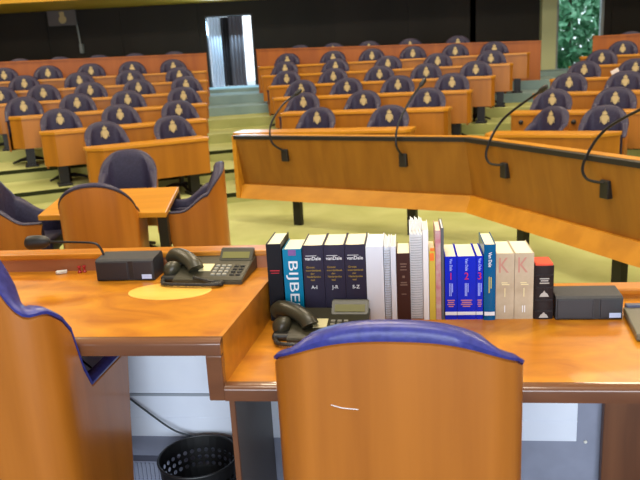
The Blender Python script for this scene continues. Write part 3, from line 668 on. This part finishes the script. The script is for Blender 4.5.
# telephones
def make_phone(label, p, rot):
    g = thing('desk_telephone', label, 'telephone', p, rot, 'desk telephones')
    W = .25
    bm = bmesh.new(); prism_x(bm, [(0, 0), (0, .014), (.012, .020), (.185, .052), (.195, .045), (.195, 0)], -.125, .125)
    bmesh.ops.bevel(bm, geom=bm.edges[:], offset=.003, segments=2, affect='EDGES'); finish('body', bm, M['phone'], g)
    sl = math.atan2(.032, .173)
    def on(x, y): return (x, y, .020+(y-.012)*math.tan(sl))
    for r_ in range(4):
        for c_ in range(3):
            x, y, z = on(.012+c_*.021, .035+r_*.021)
            bm = bmesh.new(); box(bm, x-.007, x+.007, y-.006, y+.006, z-.002, z+.005, .0015); finish('key', bm, M['phone_key'], g)
    for r_ in range(4):
        for c_ in range(2):
            x, y, z = on(.080+c_*.022, .035+r_*.021)
            bm = bmesh.new(); box(bm, x-.008, x+.008, y-.006, y+.006, z-.002, z+.004, .0015); k = finish('key', bm, M['phone_dark'], g)
            k['label'] = 'dark function key'
    # tilted display
    bm = bmesh.new(); prism_x(bm, [(.138, .043), (.180, .080), (.192, .080), (.192, .045)], .000, .122); bmesh.ops.bevel(bm, geom=bm.edges[:], offset=.003, segments=2, affect='EDGES')
    dsp = finish('display_housing', bm, M['phone'], g)
    n = Vector((0, -.037, .042)).normalized(); d = Vector((0, .042, .037)).normalized(); c0 = Vector((.061, .159, .0615)) + n*.0008
    bm = bmesh.new()
    f = [c0+Vector((sx*.050, 0, 0))+d*sy for sx, sy in ((-1, -.016), (1, -.016), (1, .011), (-1, .011))]
    lo = [bm.verts.new(q) for q in f]; hi = [bm.verts.new(q+n*.0012) for q in f]
    bm.faces.new(lo[::-1]); bm.faces.new(hi)
    for i in range(4): bm.faces.new((lo[i], lo[(i+1)%4], hi[(i+1)%4], hi[i]))
    finish('screen', bm, M['lcd'], dsp)
    x, y, z = on(-.027, .085); bm = bmesh.new(); v = []
    for (dx, dy) in ((-.022, -.026), (.022, -.026), (.022, .026), (-.022, .026)): v.append(on(x+dx, y+dy))
    lo = [bm.verts.new((a, b_, c+.0005)) for a, b_, c in v]; hi = [bm.verts.new((a, b_, c+.0025)) for a, b_, c in v]
    bm.faces.new(lo[::-1]); bm.faces.new(hi)
    for i in range(4): bm.faces.new((lo[i], lo[(i+1)%4], hi[(i+1)%4], hi[i]))
    finish('name_card', bm, M['card'], g)
    # handset across the left side
    pts = smooth_pts([(-.186, .170, .044), (-.170, .156, .060), (-.134, .124, .067), (-.096, .092, .064), (-.066, .066, .052), (-.056, .056, .038)], 5)
    bm = bmesh.new(); m = len(pts)
    tube(bm, pts, [(.026+.003*abs(2*i/(m-1)-1)**2) for i in range(m)], 14); hs = finish('handset', bm, M['phone'], g, True)
    bm = bmesh.new(); tube(bm, [(-.160, .158, .022), (-.162, .158, .040), (-.164, .158, .056)], [.030, .031, .026], 16); finish('earpiece', bm, M['phone_dark'], hs, True)
    bm = bmesh.new(); tube(bm, smooth_pts([(-.170, .085, .010), (-.156, .074, .026), (-.138, .064, .034), (-.124, .058, .032)], 4), [.012, .019, .025, .029, .031, .032, .032, .031, .030, .027, .022, .016, .008][:13], 16); finish('cradle_cup', bm, M['phone'], g, True)
    bm = bmesh.new(); box(bm, -.176, -.06, .015, .185, 0, .022, .008); finish('cradle', bm, M['phone_dark'], g)
    # coiled cord
    bm = bmesh.new(); path = smooth_pts([(-.165, .060, .012), (-.150, -.022, .011), (-.07, -.036, .011), (.02, -.036, .011), (.055, -.028, .011), (.058, -.014, .011), (.03, -.010, .011), (-.05, .010, .022)], 40)
    L = 0; cp = []
    for i, p_ in enumerate(path):
        if i: L += (p_-path[i-1]).length
        tg = (path[min(i+1, len(path)-1)]-path[max(i-1, 0)]).normalized(); sd = tg.cross(Vector((0, 0, 1)))
        an = L/.0062*2*math.pi/1.0
        cp.append(p_ + (sd*math.cos(an) + Vector((0, 0, 1))*math.sin(an))*.0065)
    tube(bm, path, .0062, 8); tube(bm, cp, .0022, 5)
    finish('coiled_cord', bm, M['phone_dark'], g, True)
    return g
ph = make_phone('black telephone with handset on cradle on the raised desk', pr(-.682, .500, ZL), YAW + R(-4))
ph2 = dup(ph, pr(-.258, .300, ZR), YAW + R(-2), 'black telephone with handset before the books, next to the front chair')

# ------------------------------------------------------------------ books
TB = .500        # spines stand in line
def book(name, label, s0, s1, ztop, cov, depth=.165, tt=TB, pages='paper', pg_inset=.004, lean=0., group='books on the lower desk', spine_r=.0, z0=ZR, soft=False):
    w = s1-s0; h = ztop-z0
    g = thing(name, label, 'book', pr((s0+s1)/2, tt, z0), YAW, group)
    th = .0015 if soft else .0028
    w2 = w/2-.0004
    bm = bmesh.new()
    sp = []
    for i in range(9):
        u = -1+2*i/8; sp.append((u*w2, -spine_r*(1-u*u)))
    inner = [(x*(w2-th)/w2, y+th) for x, y in sp]
    prism(bm, [(-w2, depth)] + sp + [(w2, depth), (w2-th, depth)] + inner[::-1] + [(-w2+th, depth)], 0, h)
    finish('cover', bm, M[cov], g)
    bm = bmesh.new(); box(bm, -w2+th, w2-th, th+.001-spine_r*.3, depth-.004, .003, h-pg_inset); finish('pages', bm, M[pages], g)
    return g, w, h
gB, w, h = book('book', 'slim black book with a thin red title, leftmost of the row against the riser', -.468, -.417, 1.122, 'book_black', .17, pages='paper')
bm = bmesh.new(); box(bm, -.016, .016, -.0006, .0005, .178, .181); box(bm, -.014, .014, -.0006, .0005, .170, .172); finish('spine_title', bm, M['ink_red'], gB)
gB, w, h = book('book', 'teal BIJBEL book with white capital letters, second from the left', -.413, -.349, 1.103, 'book_teal', .15)
lettering('spine_lettering', [('BIJBEL', .045, .000, h-.128, -.0008, 'down', -.178)], M['ink_white'], gB)
bm = bmesh.new(); box(bm, -.013, .013, -.0008, .0004, h-.022, h-.002); finish('purple_label', bm, M['purple_tab'], gB)
for i, (a, b_, vol) in enumerate(((-.346, -.276, 'A-I'), (-.2755, -.206, 'J-R'), (-.2055, -.137, 'S-Z'))):
    gB, w, h = book('book', ('dark navy dictionary volume left of its set of three', 'dark navy dictionary volume in the middle of its set of three', 'dark navy dictionary volume right of its set, beside the white binder')[i], a, b_, 1.115, 'book_navy', .165, spine_r=.003)
    lettering('spine_lettering', [('vanDale', .0165, 0, h-.045, -.0042, 'up', 1.0), (vol, .017, 0, h-.145, -.0042, 'up', 1.0)], M['ink_white'], gB)
    bm = bmesh.new(); box(bm, -.025, .012, -.0042, -.0034, h-.036, h-.0345); finish('spine_flourish', bm, M['ink_white'], gB)
    lettering('gold_lettering', [('Groot', .010, -.010, h-.075, -.0042, 'up', 1.1), ('woordenboek', .0095, 0, h-.086, -.0042, 'up', .95), ('der', .009, -.004, h-.097, -.0042, 'up', 1.1), ('Nederlandse', .0095, 0, h-.108, -.0042, 'up', .95), ('taal', .009, -.004, h-.119, -.0042, 'up', 1.1)], M['ink_gold'], gB)
gB, w, h = book('ring_binder', 'thick plain white binder right of the three navy dictionaries', -.136, -.078, 1.106, 'white_gloss', .19, pages='white_paper')
# spiral-bound pads
def spiral(label, s0, s1, ztop, depth, tagmat=None, fold=.0, pitch=.0085):
    w = s1-s0; h = ztop-ZR
    g = thing('spiral_notebook', label, 'notebook', pr((s0+s1)/2, TB+.006, ZR), YAW, 'spiral notebooks')
    bm = bmesh.new(); n = max(2, int(w/.0035))
    for i in range(n):
        x0 = -w/2 + w*i/n; hh = h - .004*((i*7) % 3)
        box(bm, x0+.0004, x0+w/n-.0004, .004, depth, .001, hh)
    if fold:
        for i in range(n):
            x0 = -w/2+w*i/n
            prism_x(bm, [(.05, h-.004), (.05+depth*.3, h+fold*(.5+.5*((i*5) % 4)/3)), (.05+depth*.45, h+fold*(.6+.4*((i*3) % 4)/3)), (depth-.01, h-.004)], x0+.0006, x0+w/n-.0006)
    finish('pages', bm, M['white_paper'] if tagmat is None else tagmat, g)
    bm = bmesh.new(); rr = .42*w; nz = int((h-.012)/pitch)
    for i in range(nz):
        z = .008+i*pitch
        tube(bm, [(rr*math.cos(R(a)), .003+.006*math.sin(R(a)), z+.0012*(a/180)) for a in range(180, 361, 30)], .0011, 5)
    finish('wire_binding', bm, M['wire'], g)
    return g
spiral('narrow white spiral notebook right of the white binder', -.0765, -.056, 1.104, .17, M['white_gloss'])
gB, w, h = book('book', 'thin white book with a brownish top between notebook and dark brown book', -.055, -.037, 1.105, 'white_gloss', .17)
gB, w, h = book('book', 'dark brown book with faint gold title in the middle of the row', -.036, .009, 1.081, 'book_brown', .15)
cover('ink_dim', (.20, .13, .10)); marks('title_line', [(0, h-.036, .022, .004), (0, h-.045, .018, .004), (0, h-.056, .022, .003), (0, h-.080, .008, .008), (0, h-.100, .020, .004), (0, h-.108, .024, .004), (0, h-.140, .016, .003)], M['ink_dim'], gB)
spiral('thick white spiral-bound report, tallest in the row, with curled pages', .008, .050, 1.148, .16, M['white_paper'], .028)
gB, w, h = book('booklet', 'thin white stapled booklet beside the spiral-bound report', .0505, .069, 1.158, 'white_paper', .15, pages='paper', soft=True)
gB, w, h = book('book', 'thin yellow book with orange tabs', .070, .0905, 1.086, 'book_yellow', .15, pages='paper', soft=True)
bm = bmesh.new(); box(bm, -.008, .006, -.0012, .006, h-.032, h-.006, .001); box(bm, -.006, .008, .004, .016, h-.02, h+.008, .001); finish('orange_tab', bm, M['orange_tab'], gB)
gB, w, h = book('booklet', 'thin pink patterned booklet beside the yellow book', .091, .1085, 1.155, 'book_pink', .15, soft=True)
gB, w, h = book('booklet', 'thin dark grey folder left of the blue volumes', .109, .1185, 1.163, 'book_grey', .15, soft=True, pages='white_paper')
for i, (a, b_) in enumerate(((.1205, .1595), (.1600, .2205), (.2210, .2435))):
    gB, w, h = book('book', ('bright blue dictionary volume with a red 1', 'bright blue dictionary volume with a red 2', 'narrow bright blue dictionary volume with a red 3')[i], a, b_, 1.067, 'book_blue', .165, pg_inset=.002)
    lettering('volume_number', [('123'[i], .034, 0, h-.068, -.0008, 'up', .9)], M['ink_red'], gB)
    lettering('spine_lettering', [('Van Dale', .0125, 0, h-.028, -.0008, 'down', .9)], M['ink_pale'], gB)
    marks('small_print', [(-.004, h-.113, .0022, .044), (.0005, h-.113, .0022, .044), (.005, h-.107, .0022, .030)], M['ink_pale'], gB)
    marks('publisher_line', [(0, h-.150, w*.6, .0035), (0, h-.157, w*.5, .0035), (0, h-.164, w*.6, .0035), (0, h-.171, w*.4, .0035)], M['ink_orange'], gB)
    bm = bmesh.new(); box(bm, -w/2+.0005, w/2-.0005, -.0010, .0003, .016, .027); finish('white_band', bm, M['ink_white'], gB)
gB, w, h = book('book', 'steel blue slim book standing taller between blue volumes and beige books', .2445, .2825, 1.107, 'book_steel', .165, tt=TB-.006, spine_r=.004)
lettering('spine_lettering', [('Van Dale', .015, 0, h-.050, -.0048, 'down', .9)], M['ink_white'], gB)
marks('yellow_print', [(-.002, h-.135, .003, .055), (.004, h-.128, .003, .038)], M['ink_yellow'], gB, -.0048)
bm = bmesh.new(); box(bm, -.0165, .0165, -.0052, .0003, .017, .029); finish('white_band', bm, M['ink_white'], gB)
for i, (a, b_) in enumerate(((.2835, .3425), (.3430, .4035))):
    gB, w, h = book('book', ('beige cloth book with red K and volume mark I, left of two', 'beige cloth book with red K and volume mark II, right of two')[i], a, b_, 1.074, 'book_tan', .165, pg_inset=.002)
    lettering('red_letter', [('K', .074, -.006, h-.042, -.0008, 'up', .72)], M.setdefault('ink_faded_red', plain('ink_faded_red', (.50, .23, .18), .6)), gB)
    lettering('volume_mark', [(('I', 'II')[i], .034, 0, .034, -.0008, 'up', .8)], M['ink_white'], gB)
    marks('pale_print', [(-.002, .125, .020, .003), (.002, .119, .024, .003), (0, .092, .003, .03)], M['card'], gB)
gB, w, h = book('book', 'short black leather book with red top edge and raised spine bands, rightmost', .4055, .4665, 1.031, 'book_leather', .085, pages='red_edge', pg_inset=-.006, spine_r=.006)
for z in (.028, .066, .108, .150):
    bm = bmesh.new(); box(bm, -.027, .027, -.008, -.001, z-.003, z+.003, .0015); finish('spine_band', bm, M['book_leather'], gB)
cover('ink_silver', (.45, .43, .40))
marks('title_line', [(0, .139, .030, .0035), (0, .132, .024, .0035), (0, .124, .030, .0035)], M['ink_silver'], gB, -.0068)
for z in (.078, .006):
    bm = bmesh.new(); f = [(-.015, z), (.015, z), (.010, z+.010), (.004, z+.014), (0, z+.021), (-.004, z+.014), (-.010, z+.010)]
    lo = [bm.verts.new((x, -.0069, zz)) for x, zz in f]; hi = [bm.verts.new((x, -.0050, zz)) for x, zz in f]
    bm.faces.new(lo); bm.faces.new(hi[::-1])
    for i in range(len(f)): bm.faces.new((lo[i], hi[i], hi[(i+1)%len(f)], lo[(i+1)%len(f)]))
    finish('fan_ornament', bm, M['ink_silver'], gB)

# device at the right edge
g = thing('laptop', 'olive grey flat laptop cut by the right picture edge on the lower desk', 'laptop', pr(.665, .300, ZR), YAW)
bm = bmesh.new(); prism(bm, [(.0, .0), (.33, .0), (.33, .235), (.03, .235)], .004, .026, bev=.004); finish('casing', bm, M['laptop'], g)
bm = bmesh.new(); prism(bm, [(.038, .225), (.33, .225), (.33, .25), (.038, .25)], .010, .034, bev=.003); finish('hinge_bar', bm, M['laptop_edge'], g)
bm = bmesh.new(); box(bm, .012, .028, .006, .012, 0, .005); box(bm, .29, .31, .006, .02, 0, .005); box(bm, .05, .07, .2, .22, 0, .005); finish('rubber_foot', bm, M['black'], g)

# ------------------------------------------------------------------ waste bin and cables
g = thing('waste_bin', 'black perforated round waste bin under the raised desk', 'bin', pr(-.716, .325, PF), YAW)
rb, rt, hb = .102, .133, .325
bm = bmesh.new(); n = 48
lathe(bm, [(rb, 0), (rb+.001, .012), (rb-.002, .014)], n)
def ring_wall(z0, z1, mat, name, hole=False): pass
nz, na = 16, 44
# perforated band near the rim: each cell keeps a frame round a round hole
def rad(z): return rb + (rt-rb)*z/hb
zband0, zband1, rows_, cols = hb-.115, hb-.040, 3, 32
def ringv(z): return [bm.verts.new((rad(z)*math.cos(2*math.pi*k/cols), rad(z)*math.sin(2*math.pi*k/cols), z)) for k in range(cols)]
rl = [ringv(.012), ringv(zband0)]
for k in range(cols): bm.faces.new((rl[0][k], rl[0][(k+1)%cols], rl[1][(k+1)%cols], rl[1][k]))
prev = rl[1]
for r_ in range(rows_):
    z0 = zband0+(zband1-zband0)*r_/rows_; z1 = zband0+(zband1-zband0)*(r_+1)/rows_; top = ringv(z1)
    for k in range(cols):
        quad = [prev[k], prev[(k+1)%cols], top[(k+1)%cols], top[k]]
        hole = []
        for m_ in range(8):
            a = 2*math.pi*(m_+.5)/8 - .75*math.pi - math.pi/8*0
            zc = (z0+z1)/2 + .0078*math.sin(a); an = 2*math.pi*(k+.5)/cols + .0078*math.cos(a)/rad(zc)
            hole.append(bm.verts.new((rad(zc)*math.cos(an), rad(zc)*math.sin(an), zc)))
        # octagon verts 0.. : start at lower left going counter-clockwise
        for c_ in range(4):
            h0, h1, h2 = hole[(2*c_-1) % 8], hole[(2*c_) % 8], hole[(2*c_+1) % 8]
            bm.faces.new((quad[c_], h1, h0)); bm.faces.new((quad[c_], quad[(c_+1) % 4], h1)) if False else None
            bm.faces.new((quad[c_], quad[(c_+1) % 4], h2, h1)) if False else None
        for c_ in range(4):
            a0, a1 = hole[(2*c_) % 8], hole[(2*c_+1) % 8]
            try: bm.faces.new((quad[c_], quad[(c_+1) % 4], a1, a0))
            except ValueError: pass
    prev = top
topz = ringv(hb)
for k in range(cols): bm.faces.new((prev[k], prev[(k+1)%cols], topz[(k+1)%cols], topz[k]))
bo = finish('bucket', bm, M['wicker_black'], g)
bm = bmesh.new()
tube(bm, [(rt*math.cos(2*math.pi*k/48), rt*math.sin(2*math.pi*k/48), hb) for k in range(49)], .004, 8); finish('rim', bm, M['wicker_black'], g, True)

def cable(label, pts, r=.0035):
    bm = bmesh.new(); tube(bm, smooth_pts(pts, 8), r, 7); return tag(finish('cable', bm, M['cable'], None, True), label, 'cable', 'cables under the desk')
cable('dark cable hanging across the white board towards the waste bin', [pr(-1.25, .478, .80), pr(-1.05, .470, .62), pr(-.93, .462, .52), pr(-.84, .455, .455), pr(-.76, .46, .42), pr(-.62, .465, .32), pr(-.56, .44, PF+.004), pr(-.58, .2, PF+.004)])
cable('short dark cable beside the grey upright board above the waste bin', [pr(-.52, .470, .60), pr(-.545, .468, .50), pr(-.575, .462, .42), pr(-.60, .47, .30), pr(-.60, .47, PF+.2), pr(-.575, .43, PF+.004)])

# ------------------------------------------------------------------ lights
def area(name, loc, rot, sx, sy, power, col):
    l = bpy.data.lights.new(name, 'AREA'); l.shape = 'RECTANGLE'; l.size = sx; l.size_y = sy; l.energy = power; l.color = col
    o = bpy.data.objects.new(name, l); C.objects.link(o); o.location = loc; o.rotation_euler = rot; return o
warm = (1, .83, .60)
for (x, y) in ((-6, 6), (0, 6), (6, 6), (-6, 12), (0, 12), (6, 12)):
    area('hall_lamp', (x, y, 6.42), (0, 0, 0), 2.2, 2.2, 335 if y < 10 else 215, warm)
area('podium_lamp', (0, 1.2, 6.42), (0, 0, 0), 3, 1.6, 210, (1, .90, .74))
area('front_fill', (0, -5.95, 2.0), (R(90), 0, 0), 7.6, 3.6, 560, (.80, .89, 1.0))  # added cool fill from behind the camera, reaching chair backs and under the desk
area('daylight_doorway', (-2.06, 19.22, 2.75), (R(-48), 0, 0), 1.1, .5, 95, (.45, .74, 1.0))
w = bpy.data.worlds.new('sky'); S.world = w; w.use_nodes = True
w.node_tree.nodes['Background'].inputs['Color'].default_value = (.82, .92, 1.0, 1)
w.node_tree.nodes['Background'].inputs['Strength'].default_value = 2.4
S.view_settings.view_transform = 'Standard'; S.view_settings.look = 'None'; S.view_settings.gamma = 1
S.view_settings.exposure = 0.0
